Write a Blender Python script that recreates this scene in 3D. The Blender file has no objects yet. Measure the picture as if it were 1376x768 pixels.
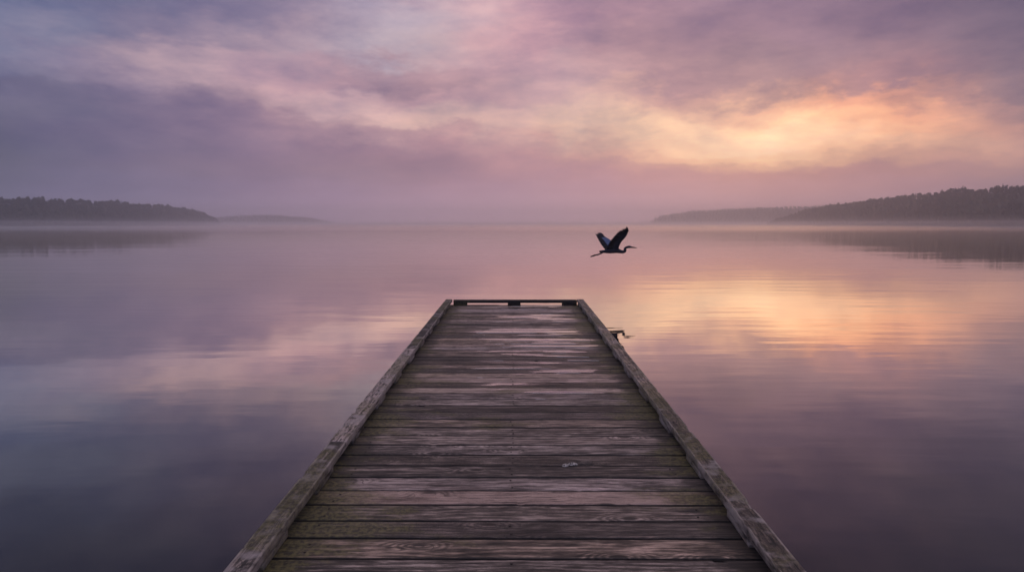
import bpy, math, random
import numpy as np
from mathutils import Vector, Matrix, noise as mnoise

random.seed(7)
rng = np.random.default_rng(11)
R = math.radians
scene = bpy.context.scene
COL = scene.collection

# ------------------------------------------------------------------ helpers
F_PX = 850.0            # focal length in pixels of a 1376 wide frame
CAM_Z = 1.95
HORIZON_Y = 300.0
PITCH = math.atan((384 - HORIZON_Y) / F_PX)
YAW = math.atan(3.5 / F_PX)

def tag(o, label=None, cat=None, group=None, kind=None):
    if label: o['label'] = label
    if cat: o['category'] = cat
    if group: o['group'] = group
    if kind: o['kind'] = kind
    return o

def mesh_obj(name, verts, faces, mats, parent=None, attr=None, mat_idx=None, smooth=True):
    me = bpy.data.meshes.new(name)
    me.from_pydata([tuple(v) for v in verts], [], [tuple(f) for f in faces])
    for m in mats: me.materials.append(m)
    if attr is not None:
        a = me.attributes.new('grain', 'FLOAT_VECTOR', 'POINT')
        a.data.foreach_set('vector', np.asarray(attr, dtype=np.float32).ravel())
    if mat_idx is not None:
        me.polygons.foreach_set('material_index', np.asarray(mat_idx, dtype=np.int32))
    if smooth:
        me.polygons.foreach_set('use_smooth', [True] * len(me.polygons))
    me.update()
    o = bpy.data.objects.new(name, me)
    COL.objects.link(o)
    if parent: o.parent = parent
    return o

def empty(name, loc=(0, 0, 0), rot=(0, 0, 0)):
    o = bpy.data.objects.new(name, None)
    COL.objects.link(o)
    o.location = loc; o.rotation_euler = rot
    o.empty_display_size = 0.1
    return o

def srgb(r, g, b):
    f = lambda c: (c/255/12.92) if c/255 <= 0.04045 else ((c/255 + .055)/1.055)**2.4
    return (f(r), f(g), f(b), 1.0)

class N:
    """tiny node-tree helper"""
    def __init__(self, tree):
        self.t = tree; self.n = tree.nodes; self.l = tree.links
    def node(self, kind, **kw):
        x = self.n.new(kind)
        for k, v in kw.items(): setattr(x, k, v)
        return x
    def set(self, sock, v):
        if isinstance(v, bpy.types.NodeSocket): self.l.new(v, sock)
        elif v is not None: sock.default_value = v
    def math(self, op, a, b=None, c=None, clamp=False):
        x = self.node('ShaderNodeMath', operation=op, use_clamp=clamp)
        self.set(x.inputs[0], a)
        if b is not None: self.set(x.inputs[1], b)
        if c is not None: self.set(x.inputs[2], c)
        return x.outputs[0]
    def vmath(self, op, a, b=None):
        x = self.node('ShaderNodeVectorMath', operation=op)
        self.set(x.inputs[0], a)
        if b is not None: self.set(x.inputs[1], b)
        return x.outputs[0]
    def comb(self, a, b, c=0.0):
        x = self.node('ShaderNodeCombineXYZ')
        for i, v in enumerate((a, b, c)): self.set(x.inputs[i], v)
        return x.outputs[0]
    def sep(self, v):
        x = self.node('ShaderNodeSeparateXYZ'); self.set(x.inputs[0], v)
        return x.outputs
    def noise(self, vec, scale=1.0, detail=4.0, rough=0.5, w=None, dist=0.0):
        x = self.node('ShaderNodeTexNoise')
        if w is not None:
            x.noise_dimensions = '4D'; self.set(x.inputs['W'], w)
        self.set(x.inputs['Vector'], vec)
        x.inputs['Scale'].default_value = scale
        x.inputs['Detail'].default_value = detail
        x.inputs['Roughness'].default_value = rough
        x.inputs['Distortion'].default_value = dist
        return x.outputs['Fac']
    def smooth(self, v, lo, hi, a=0.0, b=1.0):
        x = self.node('ShaderNodeMapRange', interpolation_type='SMOOTHSTEP')
        self.set(x.inputs[0], v)
        for i, q in enumerate((lo, hi, a, b)): x.inputs[i+1].default_value = q
        return x.outputs[0]
    def lin(self, v, lo, hi, a=0.0, b=1.0, clamp=True):
        x = self.node('ShaderNodeMapRange', interpolation_type='LINEAR', clamp=clamp)
        self.set(x.inputs[0], v)
        for i, q in enumerate((lo, hi, a, b)): x.inputs[i+1].default_value = q
        return x.outputs[0]
    def mix(self, fac, a, b, mode='MIX'):
        x = self.node('ShaderNodeMix', data_type='RGBA', blend_type=mode)
        self.set(x.inputs[0], fac); self.set(x.inputs[6], a); self.set(x.inputs[7], b)
        return x.outputs[2]
    def ramp(self, fac, stops, interp='LINEAR'):
        x = self.node('ShaderNodeValToRGB')
        cr = x.color_ramp; cr.interpolation = interp
        while len(cr.elements) < len(stops): cr.elements.new(0.5)
        for e, (p, c) in zip(cr.elements, stops):
            e.position = p
        for e, (p, c) in zip(cr.elements, stops):
            e.color = c
        self.set(x.inputs[0], fac)
        return x.outputs[0]

def material(name):
    m = bpy.data.materials.new(name); m.use_nodes = True
    m.node_tree.nodes.clear()
    h = N(m.node_tree)
    out = h.node('ShaderNodeOutputMaterial')
    b = h.node('ShaderNodeBsdfPrincipled')
    h.l.new(b.outputs[0], out.inputs[0])
    return m, h, b, out

# ------------------------------------------------------------------ sky
# colours of the cloudy dawn sky, laid out by compass direction and elevation
GX = [-60, 0, 86, 172, 258, 344, 430, 516, 602, 688, 774, 860, 946, 1032, 1118, 1204, 1290, 1376, 1440]
GRID = [  # (picture row, colours)
 (-330, [(84,88,124)]*3+[(86,86,122)]*2+[(92,90,125)]*2+[(100,94,126)]*3+[(104,92,124)]*3+[(100,90,120)]*3+[(92,86,116)]*3),
 (-200, [(88,92,126)]*2+[(94,94,128)]*2+[(104,98,132)]*2+[(120,106,138)]*2+[(134,114,140)]*2+[(134,110,138)]*2+[(126,104,132)]*3+[(112,96,126)]*2+[(98,90,120)]*2),
 (-90, [(92,98,134),(92,98,134),(98,102,138),(106,106,142),(116,108,144),(126,112,146),(138,120,150),(150,128,156),(162,134,160),(164,134,158),(152,122,148),(142,114,142),(136,110,140),(130,106,136),(124,102,132),(116,98,128),(106,94,122),(98,88,118),(96,88,118)]),
 (0,  [(98,106,146),(100,108,148),(106,110,148),(112,110,146),(118,110,146),(124,114,148),(142,126,158),(168,144,172),(188,160,184),(188,154,176),(168,134,160),(152,122,150),(144,118,148),(142,116,146),(134,110,140),(126,104,134),(114,98,128),(104,92,122),(100,90,120)]),
 (45, [(122,124,158),(124,124,158),(130,124,156),(136,122,152),(146,128,156),(160,138,162),(176,152,172),(196,186,204),(196,174,186),(210,162,168),(182,140,156),(162,128,148),(150,120,146),(146,118,146),(140,114,142),(132,108,138),(120,102,130),(108,94,124),(104,92,122)]),
 (78, [(116,116,150),(120,118,152),(146,130,160),(178,152,170),(196,164,176),(186,152,170),(172,144,166),(172,142,162),(180,146,162),(206,164,170),(196,160,168),(168,134,150),(154,124,146),(152,124,146),(146,118,142),(142,114,138),(134,110,134),(122,104,130),(116,100,126)]),
 (110, [(98,96,130),(102,98,132),(112,104,138),(150,130,158),(186,156,172),(196,160,172),(192,154,168),(166,134,152),(162,130,150),(200,164,170),(206,170,172),(178,142,154),(168,134,148),(164,132,146),(158,124,140),(162,124,138),(150,118,136),(134,112,132),(128,108,130)]),
 (138, [(92,92,124),(96,94,126),(106,100,134),(124,108,140),(146,124,150),(176,144,160),(218,184,182),(220,182,178),(198,158,162),(200,164,166),(214,180,172),(214,170,158),(216,172,156),(236,186,158),(242,172,138),(232,164,136),(208,156,140),(176,138,138),(140,116,132)]),
 (162, [(90,90,120),(94,92,122),(104,98,132),(118,104,138),(130,110,142),(146,120,148),(172,138,154),(224,190,180),(228,194,176),(218,182,172),(232,198,176),(240,204,170),(246,208,172),(253,212,168),(254,194,148),(248,188,146),(228,170,144),(200,152,140),(164,130,138)]),
 (190, [(88,90,118),(92,92,120),(102,98,130),(114,102,136),(126,108,140),(134,112,144),(146,118,146),(158,124,148),(172,136,150),(206,166,162),(230,190,166),(244,206,170),(252,220,178),(255,226,186),(252,208,166),(242,194,158),(226,176,150),(202,158,146),(178,142,142)]),
 (211, [(88,90,116),(92,92,118),(102,98,130),(112,102,136),(124,108,138),(134,112,142),(144,118,144),(154,122,144),(164,128,146),(182,142,150),(210,164,154),(224,178,158),(240,196,158),(246,204,160),(236,190,154),(214,166,144),(196,152,142),(178,142,140),(172,138,140)]),
 (226, [(88,90,116),(92,92,118),(102,98,129),(112,103,135),(124,109,138),(135,113,142),(145,120,145),(155,124,146),(165,129,147),(176,137,150),(188,146,151),(190,146,149),(190,146,146),(186,142,142),(184,140,141),(180,138,141),(174,136,140),(160,132,138),(156,130,138)]),
 (240, [(88,90,116),(92,92,118),(102,98,128),(112,104,134),(124,110,138),(136,114,142),(146,122,146),(156,126,146),(166,130,148),(174,136,150),(180,140,150),(184,142,148),(186,144,146),(184,142,144),(182,140,142),(178,138,142),(170,134,140),(158,130,138),(154,128,138)]),
 (270, [(88,90,116),(92,92,118),(104,98,128),(114,106,134),(126,112,140),(138,118,144),(150,124,148),(160,130,150),(168,134,152),(172,138,152),(176,140,152),(178,142,150),(178,142,148),(176,140,146),(174,138,144),(168,134,142),(160,130,140),(150,126,138),(146,124,138)]),
 (300, [(90,92,118),(94,94,120),(106,100,128),(116,108,136),(128,114,140),(140,120,146),(152,126,150),(162,132,152),(170,136,154),(174,140,154),(178,142,152),(178,142,150),(178,142,148),(176,140,146),(174,138,144),(168,134,142),(160,130,140),(150,126,138),(146,124,138)]),
]
GY = [g[0] for g in GRID]
GC = np.array([[srgb(*c)[:3] for c in g[1]] for g in GRID])
for j_, gy_ in enumerate(GY):
    if gy_ <= -90: GC[j_] *= {-90: .92, -200: .75, -330: .60}[gy_]
    if gy_ >= 240: GC[j_] *= {240: (1.04, 1.04, 1.08), 270: (1.28, 1.28, 1.36), 300: (1.42, 1.42, 1.54)}[gy_]

warm_ = np.clip((GC[..., 0]/GC[..., 2]-1.15)/0.4, 0, 1)[..., None]
GC = GC*((1-warm_)*np.array([1.0, 1.02, 0.965])+warm_*np.array([1.0, 0.965, 1.04]))
hot_ = np.clip((GC[..., 0]-0.80)/0.2, 0, 1)[..., None]
GC = GC*(1+hot_*np.array([.20, .12, .12]))

def grid_colour(x, y):
    x = min(max(x, GX[0]), GX[-1]); y = min(max(y, GY[0]), GY[-1])
    i = max(0, min(len(GX)-2, int(np.searchsorted(GX, x) - 1)))
    j = max(0, min(len(GY)-2, int(np.searchsorted(GY, y) - 1)))
    u = (x - GX[i])/(GX[i+1]-GX[i]); v = (y - GY[j])/(GY[j+1]-GY[j])
    return ((1-v)*((1-u)*GC[j, i]+u*GC[j, i+1]) + v*((1-u)*GC[j+1, i]+u*GC[j+1, i+1]))

def dir_to_px(az, el):
    a = az + YAW
    d = np.array([math.sin(a)*math.cos(el), math.cos(a)*math.cos(el), math.sin(el)])
    fy = d[1]*math.cos(PITCH) - d[2]*math.sin(PITCH)
    uy = d[1]*math.sin(PITCH) + d[2]*math.cos(PITCH)
    return 688 + F_PX*d[0]/fy, 384 - F_PX*uy/fy

ELS = [0, 1.6, 3.0, 4.2, 5.0, 5.7, 6.5, 7.4, 8.4, 9.6, 10.8, 12, 13.4, 15, 17.2, 20, 24, 29, 36, 48, 90]
AZS = [-39, -35, -31, -27, -23, -19, -15, -11, -7, -3, 1, 5, 9, 13, 17, 21, 25, 29, 33, 37, 41]
BACK = np.array(srgb(180, 182, 222)[:3]); ZEN = np.array(srgb(230, 208, 206)[:3])  # unseen sky behind and overhead, brightened to light the haze and dock
HAZE_K = 1.0
world = bpy.data.worlds.new("World"); scene.world = world; world.use_nodes = True
world.node_tree.nodes.clear()
h = N(world.node_tree)
out = h.node('ShaderNodeOutputWorld'); bg = h.node('ShaderNodeBackground')
h.l.new(bg.outputs[0], out.inputs[0])
tc = h.node('ShaderNodeTexCoord')
d = tc.outputs['Generated']
sx, sy, sz = h.sep(d)[:3]
az = h.math('ARCTAN2', sx, sy)
el = h.math('ARCSINE', h.math('MINIMUM', h.math('MAXIMUM', sz, -0.999), 0.999))
# cloud-shaped warp of the colour field
wv = h.vmath('MULTIPLY', d, (1.0, 1.0, 2.4))
n1 = h.noise(wv, 5.5, 8, 0.60)
n2 = h.noise(h.vmath('ADD', wv, (7.3, 2.1, 4.4)), 6.0, 8, 0.62)
n3 = h.noise(h.vmath('ADD', h.vmath('MULTIPLY', d, (1.0, 1.0, 3.4)), (1.3, 9.1, 2.4)), 6.0, 8, 0.6, dist=0.3)
azw = h.math('ADD', az, h.math('MULTIPLY', h.math('SUBTRACT', n1, 0.5), R(10)))
ela = h.smooth(el, R(0), R(9), R(1.0), R(8.5))
elw = h.math('ADD', el, h.math('MULTIPLY', h.math('SUBTRACT', n2, 0.5), ela))
azn = h.math('ADD', h.math('DIVIDE', azw, 2*math.pi), 0.5)
cols = None
for i, e in enumerate(ELS):
    stops = []
    for a in AZS:
        if e > 60:
            c = ZEN
        else:
            c = grid_colour(*dir_to_px(R(a), R(e)))
            if e > 34: c = 0.55*c + 0.45*ZEN
        stops.append((a/360 + 0.5, tuple(c) + (1,)))
    cl = np.array(stops[0][1][:3]); crr = np.array(stops[-1][1][:3])
    bk = BACK if e < 50 else ZEN
    stops = [(0.0, tuple(bk)+(1,)), (0.25, tuple(0.5*bk+0.5*cl)+(1,))] + stops + [(0.75, tuple(0.5*bk+0.5*crr)+(1,)), (1.0, tuple(bk)+(1,))]
    cr = h.ramp(azn, stops, 'EASE' if False else 'LINEAR')
    if cols is None: cols = cr
    else:
        f = h.smooth(elw, R(ELS[i-1]), R(e))
        cols = h.mix(f, cols, cr)
n4 = h.noise(h.vmath('ADD', h.vmath('MULTIPLY', d, (1.0, 1.0, 2.6)), (4.3, 0.7, 8.8)), 11.0, 6, 0.62)
# streaks: light gaps warm, dark bellies cool
st = h.lin(n3, 0.3, 0.7, -1, 1)
amp = h.smooth(el, R(1), R(8), 0.02, 0.26)
st = h.math('ADD', h.math('MULTIPLY', st, 0.8), h.lin(n4, 0.3, 0.7, -0.75, 0.75))
k = h.math('ADD', 1.0, h.math('MULTIPLY', st, amp))
kb = h.math('ADD', 1.0, h.math('MULTIPLY', st, h.math('MULTIPLY', amp, 0.45)))
kg = h.math('ADD', 1.0, h.math('MULTIPLY', st, h.math('MULTIPLY', amp, 0.85)))
cols = h.mix(1.0, cols, h.comb(k, kg, kb), 'MULTIPLY')
sky = h.node('ShaderNodeTexSky', sky_type='NISHITA')
sky.sun_disc = False
sky.sun_elevation = R(5); sky.sun_rotation = R(19)
sky.air_density = 1.5; sky.dust_density = 3.0
skyk = h.vmath('MULTIPLY', sky.outputs[0], (0.0035, 0.0035, 0.0035))
tot = h.mix(1.0, cols, skyk, 'ADD')
SKY_STRENGTH = 1.0
h.l.new(tot, bg.inputs[0]); bg.inputs[1].default_value = SKY_STRENGTH

# one weak, broad sun behind the cloud
ld = bpy.data.lights.new("sun", 'SUN'); ld.energy = 0.015; ld.angle = R(120); ld.color = (1.0, 0.72, 0.5)
sun = bpy.data.objects.new("sun", ld); COL.objects.link(sun)
sun.rotation_euler = Vector((-math.sin(R(19)), -math.cos(R(19)), -math.tan(R(14)))).to_track_quat('-Z', 'Y').to_euler()

# ------------------------------------------------------------------ haze
def box_mesh(x0, x1, y0, y1, z0, z1):
    v = [(x0,y0,z0),(x1,y0,z0),(x1,y1,z0),(x0,y1,z0),(x0,y0,z1),(x1,y0,z1),(x1,y1,z1),(x0,y1,z1)]
    f = [(0,3,2,1),(4,5,6,7),(0,1,5,4),(1,2,6,5),(2,3,7,6),(3,0,4,7)]
    return v, f
def volume_mat(name, density, col, g):
    m = bpy.data.materials.new(name); m.use_nodes = True
    m.node_tree.nodes.clear(); q = N(m.node_tree)
    o = q.node('ShaderNodeOutputMaterial'); v = q.node('ShaderNodeVolumePrincipled')
    v.inputs['Color'].default_value = col + (1,)
    v.inputs['Density'].default_value = density
    v.inputs['Anisotropy'].default_value = g
    q.l.new(v.outputs[0], o.inputs['Volume'])
    return m
HAZE_D = 0.00075
v, f = box_mesh(-2300, 2300, -2300, 2300, -2.5, 46)
hz = mesh_obj('haze', v, f, [volume_mat('haze_air', HAZE_D, (0.97, 0.97, 1.0), 0.78)], smooth=False)
tag(hz, kind='stuff')
v, f = box_mesh(-2250, 2250, 110, 2250, -2.0, 3.6)
ms = mesh_obj('mist', v, f, [volume_mat('low_mist', 0.0010, (0.97, 0.97, 1.0), 0.78)], smooth=False)
tag(ms, kind='stuff')

# ------------------------------------------------------------------ water
m, h, b, out = material('lake_water')
geo = h.node('ShaderNodeNewGeometry')
P = geo.outputs['Position']
patch = h.smooth(h.noise(h.vmath('MULTIPLY', P, (0.02, 0.05, 0)), 1.0, 3, 0.5), 0.3, 0.7)
w1 = h.noise(h.vmath('MULTIPLY', P, (0.22, 0.9, 0)), 1.0, 2, 0.5)
w2 = h.noise(h.vmath('MULTIPLY', P, (0.9, 3.4, 0)), 1.0, 2, 0.5)
w3 = h.noise(h.vmath('MULTIPLY', P, (0.05, 0.16, 0)), 1.0, 1, 0.5)
hh = h.math('ADD', h.math('MULTIPLY', w1, h.math('ADD', 0.004, h.math('MULTIPLY', patch, 0.007))),
            h.math('MULTIPLY', w2, h.math('ADD', 0.0006, h.math('MULTIPLY', patch, 0.0024))))
hh = h.math('ADD', hh, h.math('MULTIPLY', w3, 0.016))
bump = h.node('ShaderNodeBump'); bump.inputs['Strength'].default_value = 1.0; bump.inputs['Distance'].default_value = 1.0
h.l.new(hh, bump.inputs['Height'])
h.l.new(bump.outputs[0], b.inputs['Normal'])
lw = h.node('ShaderNodeLayerWeight'); lw.inputs['Blend'].default_value = 0.5
h.l.new(bump.outputs[0], lw.inputs['Normal'])
g_ = lambda v: (v, v, v, 1)
refl = h.ramp(lw.outputs['Facing'], [(0.0, g_(.03)), (0.30, g_(.05)), (0.50, g_(.13)), (0.58, g_(.24)), (0.67, g_(.37)), (0.74, g_(.54)), (0.81, g_(.86)), (0.88, g_(.94)), (1.0, g_(.97))])
gl = h.node('ShaderNodeBsdfGlossy'); gl.inputs['Color'].default_value = (0.99, 0.94, 0.86, 1)
h.l.new(bump.outputs[0], gl.inputs['Normal'])
mx = h.node('ShaderNodeMixShader'); h.l.new(refl, mx.inputs[0]); h.l.new(b.outputs[0], mx.inputs[1]); h.l.new(gl.outputs[0], mx.inputs[2])
h.l.new(mx.outputs[0], out.inputs[0])
b.inputs['Specular IOR Level'].default_value = 0.0
b.inputs['Base Color'].default_value = (0.016, 0.016, 0.022, 1)
far_ = h.smooth(h.sep(P)[1], 30, 260, 0.03, 0.15)
h.set(gl.inputs['Roughness'], far_)
b.inputs['Roughness'].default_value = 0.8
vs = [(-2280, -2280, 0), (2280, -2280, 0), (2280, 2280, 0), (-2280, 2280, 0)]; fs = [(0, 1, 2, 3)]
water = mesh_obj('water', vs, fs, [m], smooth=False)
tag(water, kind='structure')

# ------------------------------------------------------------------ far shores
def leaf_mat(name, c0, c1):
    m, h, b, out = material(name)
    geo = h.node('ShaderNodeNewGeometry')
    n = h.noise(h.vmath('MULTIPLY', geo.outputs['Position'], (1, 1, 1)), 0.09, 3, 0.6)
    b.inputs['Roughness'].default_value = 0.9
    b.inputs['Specular IOR Level'].default_value = 0.1
    h.l.new(h.mix(h.smooth(n, 0.35, 0.65), c0+(1,), c1+(1,)), b.inputs['Base Color'])
    return m
M_LEAF = leaf_mat('foliage', (0.016, 0.023, 0.021), (0.038, 0.044, 0.034))
M_SOIL = leaf_mat('forest_floor', (0.018, 0.020, 0.016), (0.03, 0.03, 0.022))

def crown_proto(seed, conifer):
    """one tree: trunk, a dense dark core and leaf clumps round it; unit height"""
    g = np.random.default_rng(seed)
    V = []; Fq = []
    def quad(c, s):
        n = g.normal(size=3); n /= np.linalg.norm(n)
        t = np.cross(n, g.normal(size=3)); t /= np.linalg.norm(t); u = np.cross(n, t)
        i = len(V)
        for a, bb in ((-1, -1), (1, -.8), (.9, 1), (-1, .9)):
            V.append(c + s*(a*t*g.uniform(.6, 1.1) + bb*u*g.uniform(.6, 1.1)))
        Fq.append((i, i+1, i+2, i+3))
    if conifer:
        for k_ in range(90):
            z = g.uniform(0.12, 1.0)
            r_ = 0.20*(1-z)**0.8 * g.uniform(.4, 1.0) + .008
            a = g.uniform(0, 2*math.pi)
            quad(np.array([r_*math.cos(a), r_*math.sin(a), z]), 0.045*(1.25-z)+.012)
    else:
        lumps = [(g.uniform(-.22, .22), g.uniform(-.22, .22), g.uniform(.16, .85), g.uniform(.13, .23)) for _ in range(11)]
        for lx, ly, lz, lr in lumps:
            lx *= (1.15-lz)*1.7; ly *= (1.15-lz)*1.7
            for k_ in range(13):
                n = g.normal(size=3); n /= np.linalg.norm(n)
                quad(np.array([lx, ly, lz]) + n*lr*g.uniform(.6, 1.05), g.uniform(.06, .11))
    # trunk
    i = len(V)
    for z, r_ in ((-.03, .022), (.6, .010)):
        for a in range(4): V.append(np.array([r_*math.cos(a*math.pi/2), r_*math.sin(a*math.pi/2), z]))
    for a in range(4): Fq.append((i+a, i+(a+1) % 4, i+4+(a+1) % 4, i+4+a))
    return np.array(V), np.array(Fq)
PROT = [crown_proto(s, False) for s in range(7)] + [crown_proto(100+s, True) for s in range(3)]

def shore(px, hp, D, depth, label, seed, step, tree_h=9.0, conif=0.22):
    """a wooded hill along the far bank, given by direction, height of its skyline and distance"""
    g = np.random.default_rng(seed)
    azs = np.array([math.atan((x-688)/F_PX) - YAW for x in px])
    hp = np.array(hp, float); D = np.array(D, float)
    def prof(a):
        Dd = np.interp(a, azs, D); hh_ = np.interp(a, azs, hp)
        Dd = Dd*(1+0.012*math.sin(a*90+seed)+0.008*math.sin(a*210+2*seed))
        rid = Dd+depth
        top = hh_*rid*math.cos(a)/F_PX + CAM_Z
        return Dd, top
    na = 160; nt = 14
    A = np.linspace(azs[0], azs[-1], na); T = np.linspace(-0.03, 1.9, nt)
    vs = []; fs = []
    def ground(a, t):
        Dd, top = prof(a)
        gh = max(0.2, top - 0.58*tree_h)
        s = min(max(t, 0), 1); s = s*s*(3-2*s)
        z = -0.6 + 1.3*min(1, (t+0.03)/0.05) + gh*s + 0.9*math.sin(a*140+t*9+seed)*s
        if t > 1: z -= (t-1)*gh*0.5
        r_ = Dd + depth*t
        return r_*math.sin(a), r_*math.cos(a), z
    for a in A:
        for t in T: vs.append(ground(a, t))
    for i in range(na-1):
        for j in range(nt-1):
            fs.append((i*nt+j, (i+1)*nt+j, (i+1)*nt+j+1, i*nt+j+1))
    hill = mesh_obj('hill', vs, fs, [M_SOIL]); tag(hill, kind='structure')
    Vs = []; Fs = []; off = 0
    rows = [0.01, .06, .13, .22, .32, .42, .52, .62, .72, .80, .87, .93, .98, 1.03, 1.1]
    for t0 in rows:
        a = azs[0]
        while a < azs[-1]:
            Dd, top = prof(a)
            t = t0 + g.uniform(-.035, .035)
            t = max(t, 0.005)
            x, y, z = ground(a, t)
            th = min(tree_h, top) * g.uniform(.5, .86)
            if t0 < .04: th *= .8
            if g.random() < .06: th *= 1.18
            V, Fq = PROT[g.integers(7, 10)] if g.random() < conif else PROT[g.integers(0, 7)]
            ang = g.uniform(0, 6.28); c, s = math.cos(ang), math.sin(ang)
            wd = th*g.uniform(.75, 1.15)
            W = np.empty_like(V)
            W[:, 0] = x + wd*(V[:, 0]*c - V[:, 1]*s); W[:, 1] = y + wd*(V[:, 0]*s + V[:, 1]*c); W[:, 2] = z + th*V[:, 2]
            Vs.append(W); Fs.append(Fq+off); off += len(V)
            a += step*g.uniform(.7, 1.4)/Dd
    Va = np.concatenate(Vs).astype(np.float32); Fa = np.concatenate(Fs).astype(np.int32)
    me = bpy.data.meshes.new('wood')
    me.vertices.add(len(Va)); me.vertices.foreach_set('co', Va.ravel())
    me.loops.add(Fa.size); me.loops.foreach_set('vertex_index', Fa.ravel())
    me.polygons.add(len(Fa)); me.polygons.foreach_set('loop_start', np.arange(0, Fa.size, 4, dtype=np.int32))
    me.materials.append(M_LEAF); me.update(calc_edges=True)
    o = bpy.data.objects.new('wood', me); COL.objects.link(o)
    tag(o, label, 'wood', kind='stuff')
    return o

shore([1030, 1055, 1080, 1110, 1150, 1200, 1250, 1300, 1340, 1376, 1500, 1750], [2, 9, 17, 23, 28, 34, 40, 44, 46, 48, 50, 50],
      [1150, 1130, 1060, 960, 880, 800, 720, 660, 610, 580, 540, 500], 110,
      'misty dark wood climbing the slope of the right bank', 3, 4.4)
shore([874, 884, 900, 930, 960, 1000, 1040, 1080, 1130, 1200], [3, 9, 12, 16, 18, 20, 21, 22, 24, 26],
      [1950, 1950, 1950, 1930, 1900, 1850, 1800, 1750, 1700, 1650], 130,
      'paler wooded headland fading in mist left of the right bank', 5, 10)
shore([-450, -200, 0, 50, 130, 200, 250, 275, 288, 298], [37, 35, 33, 32, 29, 25, 20, 14, 8, 2],
      [560, 600, 640, 680, 780, 930, 1080, 1180, 1260, 1330], 110,
      'blue-grey wood in mist along the left bank', 8, 4.6)
shore([270, 300, 330, 360, 385, 410, 430, 446], [6, 8, 10, 11, 10, 8, 5, 2],
      [1950, 1980, 2000, 2020, 2040, 2060, 2080, 2100], 120,
      'very faint far wood past the end of the left bank', 12, 10)

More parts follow.
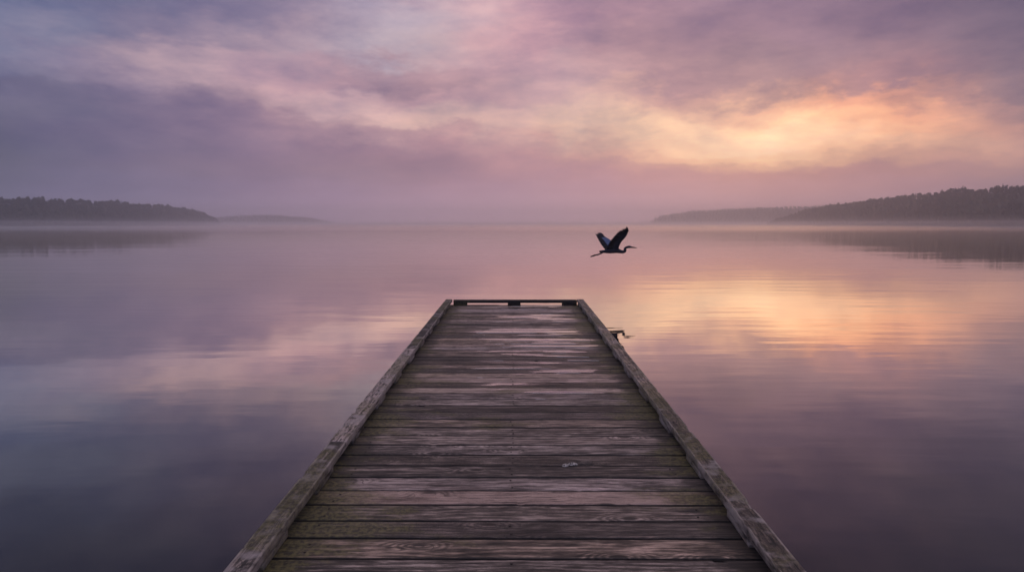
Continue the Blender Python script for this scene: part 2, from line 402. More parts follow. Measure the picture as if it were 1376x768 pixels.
# ------------------------------------------------------------------ weathered wood
def wood(name, kind='deck', dark=(0.014, 0.010, 0.009), light=(0.350, 0.278, 0.246)):
    m, h, b, out = material(name)
    at = h.node('ShaderNodeAttribute', attribute_name='grain')
    al, ac, idd = h.sep(at.outputs['Vector'])[:3]
    geo = h.node('ShaderNodeNewGeometry')
    px_, py_, pz_ = h.sep(geo.outputs['Position'])[:3]
    def co(a, c): return h.comb(h.math('MULTIPLY', al, a), h.math('MULTIPLY', ac, c), 0.0)
    w = h.math('MULTIPLY', idd, 3.37)
    bend = h.noise(co(1.1, 6.0), 1.0, 3, 0.5, w=w)
    # growth rings cut lengthwise, bent by knots
    vor = h.node('ShaderNodeTexVoronoi', voronoi_dimensions='2D', feature='F1')
    h.set(vor.inputs['Vector'], h.comb(h.math('ADD', h.math('MULTIPLY', al, 2.2), h.math('MULTIPLY', idd, 7.13)), h.math('ADD', h.math('MULTIPLY', ac, 6.5), h.math('MULTIPLY', idd, 3.71)), 0.0)); vor.inputs['Scale'].default_value = 1.0
    vsel = h.smooth(h.sep(vor.outputs['Color'])[0], 0.62, 0.66)
    vd = vor.outputs['Distance']
    knot = h.math('MULTIPLY', h.smooth(vd, 0.05, 0.13, 1, 0), vsel)
    kb_ = h.math('MULTIPLY', h.smooth(vd, 0.0, 0.45, 1, 0), vsel)
    ringv = h.math('ADD', h.math('MULTIPLY', ac, 170.0), h.math('ADD', h.math('MULTIPLY', bend, 34.0), h.math('MULTIPLY', kb_, 26.0)))
    ring = h.math('ADD', h.math('MULTIPLY', h.math('SINE', ringv), 0.5), 0.5)
    fib = h.noise(co(4.5, 52.0), 1.0, 7, 0.72, w=w, dist=0.3)
    fib2 = h.noise(co(16.0, 130.0), 1.0, 4, 0.6, w=h.math('ADD', w, 5.0))
    stain = h.noise(co(2.6, 9.0), 1.0, 6, 0.68, w=h.math('ADD', w, 9.0))
    stain2 = h.noise(co(7.0, 24.0), 1.0, 6, 0.7, w=h.math('ADD', w, 19.0))
    fine = h.smooth(h.noise(geo.outputs['Position'], 45.0, 4, 0.65), 0.35, 0.65)
    crk = h.smooth(h.noise(co(2.2, 75.0), 1.0, 3, 0.5, w=h.math('ADD', w, 31.0)), 0.35, 0.40, 1, 0)
    rnd = h.node('ShaderNodeTexWhiteNoise', noise_dimensions='1D'); h.set(rnd.inputs['W'], idd)
    rr, rg, rb = h.sep(rnd.outputs['Color'])[:3]
    val = h.math('ADD', h.math('MULTIPLY', ring, 0.20), h.math('MULTIPLY', fib, 0.95))
    val = h.math('ADD', val, h.math('MULTIPLY', fib2, 0.5))
    val = h.math('ADD', val, h.math('MULTIPLY', stain, 1.1))
    val = h.math('ADD', val, h.math('MULTIPLY', stain2, 0.9))
    val = h.math('ADD', val, h.math('MULTIPLY', h.math('SUBTRACT', rr, 0.5), 0.8))
    fac = h.lin(val, 1.60, 2.18)
    mid = tuple(0.5*(a_+b_)*0.60 for a_, b_ in zip(dark, light))
    col = h.ramp(fac, [(0.0, dark+(1,)), (0.45, mid+(1,)), (0.8, light+(1,)), (1.0, tuple(x*1.35 for x in light)+(1,))])
    # browner boards and greyer boards
    col = h.mix(h.math('MULTIPLY', h.smooth(rg, 0.25, 0.9), 0.65), col, h.mix(1.0, col, (1.08, 0.90, 0.68, 1), 'MULTIPLY'))
    col = h.mix(h.math('MULTIPLY', h.smooth(rb, 0.5, 1.0), 0.5), col, h.mix(1.0, col, (1.02, 0.95, 1.06, 1), 'MULTIPLY'))
    # damp black stains and bleached patches
    blot = h.noise(co(1.7, 5.0), 1.0, 7, 0.7, w=h.math('ADD', w, 83.0))
    col = h.mix(h.smooth(blot, 0.50, 0.66, 0.0, 0.72), col, h.mix(1.0, col, (0.30, 0.26, 0.24, 1), 'MULTIPLY'))
    col = h.mix(h.smooth(blot, 0.34, 0.46, 0.75, 0.0), col, h.mix(1.0, col, (1.65, 1.62, 1.66, 1), 'MULTIPLY'))
    spot = h.noise(co(22.0, 40.0), 1.0, 3, 0.6, w=h.math('ADD', w, 93.0))
    col = h.mix(h.smooth(spot, 0.70, 0.76, 0.0, 0.8), col, (0.012, 0.010, 0.010, 1))
    # fine dark grain lines
    gln = h.noise(h.comb(h.math('MULTIPLY', al, 1.5), h.math('ADD', h.math('MULTIPLY', ac, 34.0), h.math('MULTIPLY', kb_, 2.2)), 0.0), 1.0, 3, 0.5, w=h.math('ADD', w, 41.0))
    gl1 = h.smooth(h.math('ABSOLUTE', h.math('SUBTRACT', gln, 0.47)), 0.004, 0.022, 1, 0)
    gl2 = h.smooth(h.math('ABSOLUTE', h.math('SUBTRACT', gln, 0.56)), 0.003, 0.018, 1, 0)
    glm = h.math('MULTIPLY', h.math('MAXIMUM', gl1, gl2), h.smooth(stain2, 0.35, 0.6))
    col = h.mix(h.math('MULTIPLY', glm, 0.72), col, (0.014, 0.010, 0.009, 1))
    # knots and cracks
    col = h.mix(h.math('MULTIPLY', knot, 0.85), col, (0.018, 0.012, 0.010, 1))
    col = h.mix(h.math('MULTIPLY', crk, 0.85), col, (0.012, 0.009, 0.009, 1))
    if kind == 'rail':
        pit = h.noise(co(16.0, 55.0), 1.0, 4, 0.65, w=h.math('ADD', w, 61.0))
        col = h.mix(h.smooth(pit, 0.40, 0.48, 0.9, 0.0), col, (0.012, 0.010, 0.009, 1))
        crs = h.noise(co(9.0, 6.0), 1.0, 4, 0.6, w=h.math('ADD', w, 71.0))
        col = h.mix(h.smooth(crs, 0.50, 0.66, 0.0, 0.8), col, (0.30, 0.26, 0.25, 1))
        col = h.mix(h.smooth(h.math('ABSOLUTE', h.math('SUBTRACT', crs, 0.5)), 0.0, 0.012, 0.55, 0.0), col, (0.012, 0.010, 0.009, 1))
        worn = h.smooth(h.math('ABSOLUTE', h.math('SUBTRACT', ac, 0.0495)), 0.040, 0.047)
        worn = h.math('MULTIPLY', worn, h.smooth(h.noise(co(6.0, 20.0), 1.0, 4, 0.6, w=h.math('ADD', w, 77.0)), 0.38, 0.56))
        col = h.mix(h.math('MULTIPLY', worn, 0.7), col, (0.40, 0.34, 0.30, 1))
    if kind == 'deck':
        # black damp in the board ends, plus kerb shade painted into the colour
        soak_shade = h.math('ADD', h.smooth(h.math('ABSOLUTE', px_), 0.72, 1.06, 0.0, 0.42), h.math('MULTIPLY', h.noise(co(5.0, 14.0), 1.0, 6, 0.66, w=h.math('ADD', w, 101.0)), 0.8))
        col = h.mix(h.smooth(soak_shade, 0.55, 0.80, 0.0, 0.85), col, (0.014, 0.011, 0.010, 1))
    # algae, mostly towards the edges
    edge = h.smooth(h.math('ABSOLUTE', px_), 0.35, 1.05, 0.0, 0.16 if kind == 'deck' else 0.15)
    alg = h.noise(h.vmath('MULTIPLY', geo.outputs['Position'], (1.2, 2.2, 1)), 1.0, 6, 0.65)
    algf = h.smooth(h.math('ADD', alg, edge), 0.60, 0.72)
    col = h.mix(h.math('MULTIPLY', algf, 0.62 if kind == 'deck' else 0.5), col, h.mix(fine, (0.020, 0.020, 0.007, 1), (0.165, 0.145, 0.048, 1)))
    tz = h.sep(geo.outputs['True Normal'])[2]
    if kind == 'deck': col = h.mix(h.smooth(tz, 0.3, 0.7, 0.85, 0.0), col, (0.010, 0.008, 0.007, 1))  # gap shade painted into the colour of the board sides
    rough = 0.72
    bs = 0.35
    height = h.math('ADD', h.math('MULTIPLY', fib, 0.0036), h.math('MULTIPLY', fib2, 0.0014))
    height = h.math('ADD', height, h.math('MULTIPLY', ring, 0.0003))
    height = h.math('SUBTRACT', height, h.math('MULTIPLY', crk, 0.0025))
    height = h.math('ADD', height, h.math('MULTIPLY', fine, 0.0004))
    height = h.math('SUBTRACT', height, h.math('MULTIPLY', glm, 0.0015))
    if kind == 'deck':
        # rainwater lying on the boards
        zx = h.smooth(h.math('ABSOLUTE', h.math('SUBTRACT', px_, h.lin(py_, 4.5, 10.5, 0.20, 0.25))), 0.35, 1.15, 0.10, -0.16)
        zy = h.smooth(py_, 3.2, 6.0, -0.26, 0.0)
        pud = h.noise(h.comb(h.math('MULTIPLY', al, 1.2), h.math('MULTIPLY', ac, 6.0), 0.0), 1.0, 5, 0.55, w=h.math('ADD', w, 51.0))
        pf0 = h.math('ADD', h.math('ADD', pud, zx), h.math('ADD', zy, h.math('MULTIPLY', h.math('SUBTRACT', rg, 0.5), 0.17)))
        damp = h.smooth(pf0, 0.42, 0.66)
        wet = h.smooth(pf0, 0.642, 0.652)
        col = h.mix(h.math('MULTIPLY', damp, 0.35), col, h.mix(1.0, col, (0.5, 0.47, 0.48, 1), 'MULTIPLY'))
        rough_s = h.math('ADD', h.lin(damp, 0, 1, 0.66, 0.40), h.math('MULTIPLY', wet, -0.35))
        h.set(b.inputs['Roughness'], rough_s)
        h.set(b.inputs['Coat Weight'], wet)
        b.inputs['Coat Roughness'].default_value = 0.04
        b.inputs['Coat IOR'].default_value = 2.6
        height = h.math('MULTIPLY', height, h.lin(wet, 0, 1, 1.0, 0.03))
    else:
        b.inputs['Roughness'].default_value = rough
    h.set(b.inputs['Base Color'], col)
    bump = h.node('ShaderNodeBump'); bump.inputs['Strength'].default_value = 0.9; bump.inputs['Distance'].default_value = 1.0
    h.set(bump.inputs['Height'], height); h.l.new(bump.outputs[0], b.inputs['Normal'])
    return m
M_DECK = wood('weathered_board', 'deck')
M_RAIL = wood('weathered_timber', 'rail', dark=(0.022, 0.018, 0.018), light=(0.37, 0.300, 0.265))
M_DARK = wood('wet_dark_timber', 'dark', dark=(0.012, 0.010, 0.010), light=(0.075, 0.060, 0.055))
m, h, b, out = material('rusty_nail'); b.inputs['Base Color'].default_value = (0.02, 0.013, 0.011, 1); b.inputs['Roughness'].default_value = 0.8
M_NAIL = m

def board(L, W, T, bev, step, seed, wav=0.002, rough=0.0015, top_n=8, side_n=2, chips=None, checks=0.0, cup=0.0):
    """a sawn board along +u (length), v (width), w (up; top at 0); returns verts (u,v,w), faces, grain"""
    prof = []
    hw = W/2
    for i in range(top_n+1):
        v_ = -hw+bev + (W-2*bev)*i/top_n; prof.append((v_, 0.0))
    prof.append((hw-bev*.3, -bev*.3))
    for i in range(side_n+1): prof.append((hw, -bev-(T-2*bev)*i/side_n))
    prof.append((hw-bev, -T)); prof.append((-hw+bev, -T))
    for i in range(side_n, -1, -1): prof.append((-hw, -bev-(T-2*bev)*i/side_n))
    prof.append((-hw+bev*.3, -bev*.3))
    npf = len(prof)
    ns = max(2, int(L/step)+1)
    V = np.empty((ns, npf, 3)); G = np.empty((ns, npf, 3))
    arc = [0.0]
    for i in range(1, npf): arc.append(arc[-1]+math.hypot(prof[i][0]-prof[i-1][0], prof[i][1]-prof[i-1][1]))
    off = seed*13.7
    for s in range(ns):
        u = L*s/(ns-1)
        bow = wav*mnoise.noise(Vector((u*.6, off, 1.0)))*2
        bz = wav*mnoise.noise(Vector((u*.7, off, 5.0)))*1.6
        ef = wav*1.3*mnoise.noise(Vector((u*5, off, 9.0))); eb = wav*1.3*mnoise.noise(Vector((u*5, off, 19.0)))
        for p, (v_, w_) in enumerate(prof):
            n_ = mnoise.noise(Vector((u*9, v_*60+off, w_*60)))
            dv = bow; dw = bz + rough*n_
            fr = v_/hw
            dv += (ef if fr > 0 else eb)*abs(fr)
            if w_ > -T*0.2: dw += cup*(fr*fr-.4)
            if checks and w_ > -1e-6:
                c = mnoise.noise(Vector((u*3.0, v_*95+off, 3.0)))
                c2 = mnoise.noise(Vector((u*11.0, v_*140+off, 7.0)))
                dw -= checks*max(0, c-.12)*2.2 + checks*.5*max(0, c2-.15)
            if chips and w_ > -T*0.45:
                for cu, cl, cs, cd in chips:      # position, length, side (-1/1), depth
                    q = abs(u-cu)/cl
                    if q < 1:
                        k_ = min(1, (1-q)*3)*max(0, (fr*cs-0.15)/0.85)
                        dw -= cd*k_*(1+.7*n_); dv -= cs*cd*.25*k_
            V[s, p] = (u, v_+dv, w_+dw)
            G[s, p] = (u+off*.37, arc[p], seed)
    F = []
    for s in range(ns-1):
        for p in range(npf):
            q = (p+1) % npf
            F.append((s*npf+p, s*npf+q, (s+1)*npf+q, (s+1)*npf+p))
    F.append(tuple(range(npf-1, -1, -1))); F.append(tuple((ns-1)*npf+p for p in range(npf)))
    return V.reshape(-1, 3), F, G.reshape(-1, 3)

def place_board(bd, origin, axis):
    """axis 'x': length along +x, width along y; axis 'y': length along +y, width along x; axis 'z': post"""
    V, F, G = bd; o = np.array(origin)
    if axis == 'x': W = np.stack([V[:, 0], -V[:, 1], V[:, 2]], 1); F = [tuple(reversed(f)) for f in F]
    elif axis == 'y': W = np.stack([V[:, 1], V[:, 0], V[:, 2]], 1)
    else: W = np.stack([V[:, 1], V[:, 2], V[:, 0]], 1)
    if axis == 'x': F = [tuple(reversed(f)) for f in F]
    return W+o, F, G

# ------------------------------------------------------------------ the dock
SLOPE = R(0.71)
DECK_H = CAM_Z - 1.5
dock = empty('wooden_dock', (0, 0, DECK_H), (SLOPE, 0, 0))
tag(dock, 'long weathered plank dock running out over the still lake', 'dock')
PITCHB = 0.1737; GAP = 0.0165
Y_END = 2.654 + 46*PITCHB
k0 = -36
Vs = []; Fs = []; Gs = []; MI = []; off = 0
g = np.random.default_rng(21)
for k_ in range(k0, 46):
    y0 = 2.654 + k_*PITCHB
    wv_ = PITCHB - GAP + g.uniform(-.003, .003)
    near = y0 > 1.5
    chips = []
    if near:
        for _ in range(int(g.random() < .35)):
            chips.append((g.uniform(.1, 2.2), g.uniform(.01, .04), g.choice([-1, 1]), g.uniform(.003, .007)))
    if k_ == 6: chips.append((1.165+.425, .060, 1, .045))
    bd = board(2.33+g.uniform(-.012, .012), wv_, .036, .004, .012 if near and y0 < 6.5 else .03 if near else .12, 200+k_,
               wav=.0009, rough=.0010, top_n=8 if near else 4, chips=chips, checks=.0016 if near else 0, cup=g.uniform(-.0018, .001))
    V, F, G = place_board(bd, (-1.165+g.uniform(-.005, .005), y0+PITCHB/2, g.uniform(-.0008, .0008)), 'x')
    tilt = g.uniform(-.0025, .0025)
    V[:, 2] += (V[:, 1]-(y0+PITCHB/2))*tilt*3
    Vs.append(V); Gs.append(G); Fs += [tuple(i+off for i in f_) for f_ in F]; MI += [0]*len(F); off += len(V)
    if near:   # nail heads over the joists
        for jx in (-0.95, -0.02, 0.93):
            if g.random() < (.35 if jx == -0.02 else .6): continue
            for yy in (0.045, PITCHB-.05):
                cx, cy = jx+g.uniform(-.012, .012), y0+yy+g.uniform(-.008, .008)
                r_ = .0062; n8 = 8; i0 = off
                vv = [(cx+r_*math.cos(a*math.pi/4), cy+r_*math.sin(a*math.pi/4), -.006) for a in range(8)]
                vv += [(cx+r_*math.cos(a*math.pi/4), cy+r_*math.sin(a*math.pi/4), .0015) for a in range(8)]
                Vs.append(np.array(vv)); Gs.append(np.zeros((16, 3)))
                for a in range(8): Fs.append((i0+a, i0+(a+1) % 8, i0+8+(a+1) % 8, i0+8+a)); MI.append(1)
                Fs.append(tuple(i0+8+a for a in range(8))); MI.append(1)
                off += 16
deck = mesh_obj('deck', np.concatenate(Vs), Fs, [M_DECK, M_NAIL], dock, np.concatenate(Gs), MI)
deck['label'] = 'worn cross planks with nail heads and shiny puddles'

CT = 0.090        # top of the kerb timber above the deck
TH = 0.047
XI, XO = 1.059, 1.166
def chiplist(L, n, seed, extra=()):
    q = np.random.default_rng(seed)
    return [(q.uniform(0, L), q.uniform(.01, .06), q.choice([-1, 1]), q.uniform(.002, .008)) for _ in range(n)] + list(extra)
# kerb timbers: (side, start, end)
for side, segs in ((-1, [(-3.5, 0.4), (0.4, 3.86), (3.863, 6.66), (6.662, Y_END+.02)]), (1, [(-3.5, 1.1), (1.1, 4.82), (4.822, 8.1), (8.102, Y_END+.02)])):
    for i, (a, bb) in enumerate(segs):
        L = bb-a-.004
        extra = []
        if side == -1 and i == 2: extra = [(.28, .05, -1, .014), (.62, .06, -1, .013)]
        if side == -1 and i == 1: extra = [(2.95, .05, -1, .010)]
        if side == 1 and i == 1: extra = [(3.0, .06, 1, .010), (1.9, .05, 1, .010)]
        ch = chiplist(L, int(L*2.5), 40+i+side*5, extra)
        bd = board(L, XO-XI, TH, .004, .008 if (a > 0 and a < 6) else .02, 31+i*3+(side > 0)*17, wav=.0008, rough=.0009, top_n=14, side_n=3, chips=ch, checks=.0045)
        V, F, G = place_board(bd, (side*(XI+XO)/2, a, CT+random.uniform(-.002, .002)), 'y')
        mesh_obj('kerb_timber', V, F, [M_RAIL], dock, G)
# end timber
bd = board(2.075, .10, TH, .004, .02, 91, wav=.002, rough=.001, top_n=8, checks=.003)
V, F, G = place_board(bd, (-1.028, Y_END-.045, CT-.004), 'x')
mesh_obj('kerb_timber', V, F, [M_DARK], dock, G)
# blocks under the kerb
def block(x, y, L, W, axis, seed, mat):
    bd = board(L, W, CT-TH-.0015, .003, .03, seed, wav=.001, rough=.001, top_n=4)
    V, F, G = place_board(bd, (x, y, CT-TH-.0012), axis)
    mesh_obj('spacer_block', V, F, [mat], dock, G)
yb = 2.54
q = 0
while yb < Y_END-.2:
    for side in (-1, 1):
        block(side*(XI+XO)/2, yb+(0.0 if side < 0 else .21), .30, XO-XI-.012, 'y', 300+q*2+(side > 0), M_RAIL)
    yb += .755; q += 1
for side in (-1, 1):
    for yy in (1.785, 1.03, .275, -.48, -1.235, -1.99, -2.745):
        block(side*(XI+XO)/2, yy, .30, XO-XI-.012, 'y', 340+int(yy*9)+(side > 0)*50, M_RAIL)
for x0, x1 in ((-1.028, -.80), (-.115, .10), (.80, 1.047)):
    block(x0, Y_END-.045, x1-x0, .085, 'x', int(400+x0*20), M_DARK)
# joists, fascia and pilings below
for x in (-1.10, -.55, 0.0, .55, 1.10):
    bd = board(Y_END+3.3, .05, .18, .003, .3, int(500+x*10), top_n=2)
    V, F, G = place_board(bd, (x, -3.4, -.040), 'y')
    mesh_obj('joist', V, F, [M_DARK], dock, G)
bd = board(2.30, .045, .18, .003, .2, 520, top_n=2)
V, F, G = place_board(bd, (-1.15, Y_END-.065, -.0385), 'x'); mesh_obj('end_joist', V, F, [M_DARK], dock, G)
def piling(name, x, y, z0, z1, r_, parent, seed, mat=None):
    ns, nr = 14, 16
    vs = []; fs = []; gs = []
    for s in range(ns):
        z = z0+(z1-z0)*s/(ns-1)
        for a in range(nr):
            t = 2*math.pi*a/nr
            rr_ = r_*(1+.05*mnoise.noise(Vector((math.cos(t)*2, math.sin(t)*2, z*2+seed))))*(1.0 if s < ns-1 else .95)
            vs.append((x+rr_*math.cos(t), y+rr_*math.sin(t), z)); gs.append((z, t*r_, seed))
    for s in range(ns-1):
        for a in range(nr):
            fs.append((s*nr+a, s*nr+(a+1) % nr, (s+1)*nr+(a+1) % nr, (s+1)*nr+a))
    fs.append(tuple((ns-1)*nr+a for a in range(nr)))
    return mesh_obj(name, vs, fs, [mat or M_DARK], parent, gs)
for y in (-2.2, .8, 3.8, 6.8, 9.9):
    for x in (-.92, .92):
        piling('piling', x, y, -2.2, -.225, .085, dock, int(y*10+x*3))
    bd = board(2.2, .10, .10, .004, .2, int(560+y), top_n=2)
    V, F, G = place_board(bd, (-1.1, y, -.2215), 'x'); mesh_obj('cross_beam', V, F, [M_DARK], dock, G)

# ------------------------------------------------------------------ small helpers for curved things
def dock_pt(x, y, z):
    return Matrix.Rotation(SLOPE, 4, 'X') @ Vector((x, y, z)) + Vector((0, 0, DECK_H))
def tube(path, radii, nr=8, squash=1.0):
    """closed tube along a path; returns verts, faces"""
    vs = []; fs = []
    P_ = [Vector(p) for p in path]; n = len(P_)
    up = Vector((0, 0, 1))
    prev = None
    for i in range(n):
        t = (P_[min(i+1, n-1)]-P_[max(i-1, 0)]).normalized()
        if prev is None:
            a = up.cross(t); a = a.normalized() if a.length > 1e-3 else Vector((0, 1, 0)).cross(t).normalized()
        else:
            a = (prev - t*prev.dot(t)).normalized()
        prev = a; b_ = t.cross(a)
        r_ = radii[i]
        rx, ry = r_ if isinstance(r_, tuple) else (r_, r_*squash)
        for k_ in range(nr):
            th = 2*math.pi*k_/nr
            vs.append(tuple(P_[i]+a*rx*math.cos(th)+b_*ry*math.sin(th)))
    for i in range(n-1):
        for k_ in range(nr):
            fs.append((i*nr+k_, i*nr+(k_+1) % nr, (i+1)*nr+(k_+1) % nr, (i+1)*nr+k_))
    fs.append(tuple(range(nr-1, -1, -1))); fs.append(tuple((n-1)*nr+k_ for k_ in range(nr)))
    return vs, fs
# ------------------------------------------------------------------ shell on the deck
m, h, b, out = material('shell')
geo = h.node('ShaderNodeNewGeometry')
n = h.smooth(h.noise(geo.outputs['Position'], 90, 4, .6), .38, .58)
h.l.new(h.mix(n, (.05, .045, .04, 1), (.46, .42, .38, 1)), b.inputs['Base Color']); b.inputs['Roughness'].default_value = .6
M_SHELL = m
sp = dock_pt(.335, 3.715, 0.001)
shell = empty('broken_shell', sp, (SLOPE, 0, 0))
tag(shell, 'small pale broken shell lying on a deck board', 'shell')
for cx, cy, rx, ry, rz, hh_ in ((-.028, -.022, .024, .016, .5, .012), (.018, -.004, .030, .017, -.15, .013)):
    vs = []; fs = []; nr, nh = 20, 6
    for j in range(nh+1):
        t = j/nh*math.pi/2
        for k_ in range(nr):
            a = 2*math.pi*k_/nr
            rr_ = math.cos(t)*(1+.10*mnoise.noise(Vector((math.cos(a)*2+cx*99, math.sin(a)*2, j))))
            x_ = rx*rr_*math.cos(a); y_ = ry*rr_*math.sin(a)
            z_ = hh_*math.sin(t)*(1+.2*mnoise.noise(Vector((x_*90, y_*90, 3)))) - (.004 if j == nh else 0)
            vs.append((cx+x_*math.cos(rz)-y_*math.sin(rz), cy+x_*math.sin(rz)+y_*math.cos(rz), z_))
    for j in range(nh):
        for k_ in range(nr):
            fs.append((j*nr+k_, j*nr+(k_+1) % nr, (j+1)*nr+(k_+1) % nr, (j+1)*nr+k_))
    fs.append(tuple(nh*nr+k_ for k_ in range(nr)))
    mesh_obj('shell_half', vs, fs, [M_SHELL], shell)

# ------------------------------------------------------------------ heron
def feather_mat(name, c0, c1, sc=40):
    m, h, b, out = material(name)
    geo = h.node('ShaderNodeNewGeometry')
    n = h.noise(geo.outputs['Position'], sc, 4, .6)
    h.l.new(h.mix(h.smooth(n, .3, .7), c0+(1,), c1+(1,)), b.inputs['Base Color']); b.inputs['Roughness'].default_value = .75
    b.inputs['Specular IOR Level'].default_value = 0.2
    return m
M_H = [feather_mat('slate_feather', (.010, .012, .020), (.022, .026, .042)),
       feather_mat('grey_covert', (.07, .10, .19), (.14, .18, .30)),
       feather_mat('flight_feather', (.006, .006, .010), (.014, .015, .022)),
       feather_mat('bill_horn', (.03, .022, .018), (.06, .045, .03))]
BD = 18.0/math.cos(0)
US = 1/10.973 * BD/F_PX       # one zoom unit in metres at the bird
HV = []; HF = []; HM = []
def add(vs, fs, mi):
    o_ = len(HV); HV.extend([tuple(v_) for v_ in vs]); HF.extend([tuple(i+o_ for i in f_) for f_ in fs]); HM.extend([mi]*len(fs))
def ray(u, v_):
    x_ = (770+u/10.973-688)/F_PX; y_ = (384-290-v_/10.973)/F_PX
    dv_ = Vector((x_, math.cos(PITCH)+y_*math.sin(PITCH), -math.sin(PITCH)+y_*math.cos(PITCH)))
    return Matrix.Rotation(YAW, 3, 'Z') @ dv_
HC = ray(580, 500)*BD
def U(u, v_, y=0.0):
    """point of the bird seen in direction (u, v_) and y metres beyond its spine"""
    return ray(u, v_)*(BD+y) - HC
# body, neck, head as one tube
path = [(388, 524), (420, 526), (460, 524), (500, 519), (550, 513), (600, 509), (640, 510), (672, 516), (697, 524), (722, 529), (745, 527), (764, 517), (770, 503), (765, 490), (768, 478), (782, 467), (800, 461), (822, 456), (842, 457), (858, 461)]
rad_ = [(6, 12), (10, 20), (16, 22), (24, 32), (34, 40), (38, 42), (34, 38), (28, 34), (22, 28), (20, 24), (20, 24), (20, 23), (19, 21), (18, 19), (17, 18), (17, 18), (18, 18), (18, 19), (16, 17), (11, 12)]
P3 = [U(a_, b_) for a_, b_ in path]
vs, fs = tube(P3, [(a_*US, b_*US) for a_, b_ in rad_], 14)
add(vs, fs, 0)
add(*tube([U(850, 459), U(875, 462), U(910, 466), U(945, 469.5)], [13*US, 10.5*US, 8*US, 2.5*US], 8), 3)
add(*tube([U(835, 448), U(810, 445), U(785, 450), U(765, 458)], [3*US, 3*US, 2*US, .6*US], 5), 0)   # crest plume
for s_ in (-1, 1):
    y_ = s_*.022
    dz = s_*3
    add(*tube([U(455, 528, y_), U(420, 548+dz, y_), U(380, 566+dz, y_), U(345, 574+dz, y_)], [12*US, 9*US, 7*US, 8*US], 7), 2)
    for t_ in (-1, 0, 1):
        add(*tube([U(347, 574+dz, y_), U(318, 580+dz+t_*3, y_+t_*.006), U(285, 592+dz+t_*3, y_+t_*.010), U(258, 600+dz+t_*2, y_+t_*.006)], [7*US, 6.5*US, 5*US, 1.5*US], 6), 2)
def interp_poly(poly, t):
    P_ = [Vector(p) for p in poly]; L = [0]
    for i in range(1, len(P_)): L.append(L[-1]+(P_[i]-P_[i-1]).length)
    s = t*L[-1]
    for i in range(1, len(P_)):
        if s <= L[i]+1e-9: return P_[i-1].lerp(P_[i], (s-L[i-1])/(L[i]-L[i-1]))
    return P_[-1]
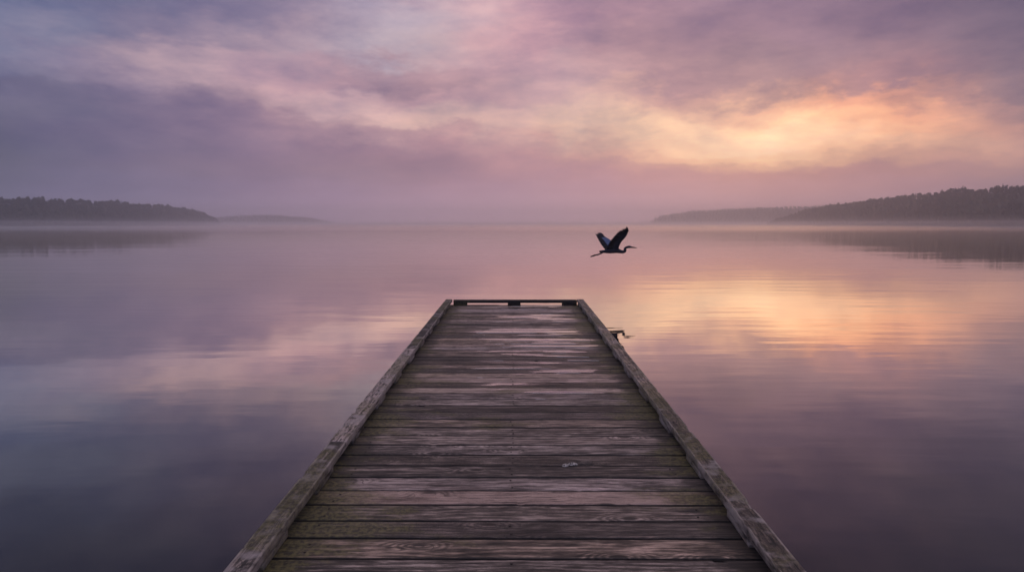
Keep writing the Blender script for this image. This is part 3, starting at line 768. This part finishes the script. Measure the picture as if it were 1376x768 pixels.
def wing(lead, trail, nf, sgn, light):
    """lead: line of the wing bones, trail: line through the feather tips (both root to tip)"""
    # covert surface, thick near the leading edge
    ns_, nc = 16, 6
    frac = 0.62
    top = []; 
    for i in range(ns_+1):
        t = i/ns_
        a = interp_poly(lead, t*.93); c = interp_poly(trail, t*.90)
        for j in range(nc+1):
            u_ = j/nc*frac
            p = a.lerp(c, u_)
            top.append((p, t, u_))
    nrm = (Vector(lead[-1])-Vector(lead[0])).cross(Vector(trail[1])-Vector(lead[0])).normalized()*sgn
    for sd in (1, -1):
        vs = [p + nrm*sd*(.016*(1-t*.7)*math.sin(math.pi*min(1, (u_/frac)*.8+.2))) + nrm*.012*math.sin(math.pi*u_) for p, t, u_ in top]
        fs = []; ms = []
        o_ = len(HV)
        for i in range(ns_):
            for j in range(nc):
                q_ = (i*(nc+1)+j, (i+1)*(nc+1)+j, (i+1)*(nc+1)+j+1, i*(nc+1)+j+1)
                fs.append(q_)
                lit = light and (0.05 < (i+.5)/ns_ < .68) and j < 5  # pale blue-grey covert feathers
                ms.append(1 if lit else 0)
        HV.extend([tuple(v_) for v_ in vs]); HF.extend([tuple(k_+o_ for k_ in f_) for f_ in fs]); HM.extend(ms)
    # flight feathers
    for i in range(nf):
        t = (i+.5)/nf
        tl = t if t < .6 else .6+.55*(t-.6)
        a = interp_poly(lead, min(.985, tl)); tip = interp_poly(trail, t)
        tn = interp_poly(trail, min(1, t+.5/nf)) - interp_poly(trail, max(0, t-.5/nf))
        wd = tn.length*.62 + .004
        outer = max(0, (t-.62)/.38)
        side = tn.normalized()
        base = a.lerp(tip, .12)
        ext = tip + (tip-a)*(.02+.13*outer) + (tip-a)*(.09*outer*(1 if i % 2 else -1))
        vs = []; fs = []; K = 7
        for k_ in range(K+1):
            s = k_/K
            p = base.lerp(ext, s)
            narrow = (1-.80*min(1, outer*2)*min(1, max(0, (s-.62)/.2)))
            w_ = wd*narrow*(1 if s < .8 else math.sqrt(max(0, 1-((s-.8)/.2)**2))+.03)
            lift = nrm*(.003*(i % 2) + .012*math.sin(math.pi*s))
            vs += [p-side*w_+lift+nrm*.0025, p+side*w_+lift-nrm*.0005, p+side*w_+lift-nrm*.003, p-side*w_+lift]
        for k_ in range(K):
            for c in range(4):
                fs.append((k_*4+c, k_*4+(c+1) % 4, (k_+1)*4+(c+1) % 4, (k_+1)*4+c))
        add(vs, fs, 2)
near_lead = [U(672, 492, -.05), U(680, 445, -.09), U(712, 380, -.17), U(764, 325, -.26), U(800, 272, -.34), U(812, 220, -.42), U(810, 175, -.48)]
near_trail = [U(480, 508, -.02), U(505, 440, -.07), U(545, 372, -.13), U(600, 305, -.22), U(655, 245, -.31), U(692, 216, -.38), U(725, 196, -.43), U(752, 184, -.47), U(780, 172, -.50), U(802, 160, -.52)]
wing(near_lead, near_trail, 18, 1, False)
far_lead = [U(600, 480, .05), U(590, 400, .09), U(545, 350, .17), U(480, 312, .27), U(435, 280, .36), U(408, 238, .45)]
far_trail = [U(475, 500, .03), U(450, 470, .08), U(415, 425, .15), U(380, 365, .23), U(350, 305, .32), U(333, 268, .39), U(352, 262, .42), U(374, 244, .45), U(390, 246, .47), U(407, 236, .48)]
wing(far_lead, far_trail, 15, -1, True)
pos = Vector((0, 0, CAM_Z)) + HC
her = mesh_obj('heron', HV, HF, M_H, None, None, HM)
her.location = pos
tag(her, 'dark slate heron flying right low over the lake with raised wings', 'heron')

# ------------------------------------------------------------------ camera and render
cd = bpy.data.cameras.new('camera'); cam = bpy.data.objects.new('camera', cd); COL.objects.link(cam)
cd.sensor_width = 36; cd.lens = F_PX/1376*36
cam.location = (0, 0, CAM_Z); cam.rotation_euler = (math.pi/2-PITCH, 0, YAW)
cd.clip_start = 0.05; cd.clip_end = 20000
scene.camera = cam
scene.render.engine = 'CYCLES'
scene.view_settings.view_transform = 'Standard'; scene.view_settings.look = 'None'
scene.view_settings.exposure = 0; scene.view_settings.gamma = 1
c = scene.cycles
c.use_denoising = True
try: c.denoiser = 'OPENIMAGEDENOISE'; c.denoising_input_passes = 'RGB_ALBEDO_NORMAL'
except Exception: pass
c.volume_bounces = 3; c.max_bounces = 6; c.diffuse_bounces = 2; c.glossy_bounces = 4
c.caustics_reflective = False
c.sample_clamp_indirect = 4
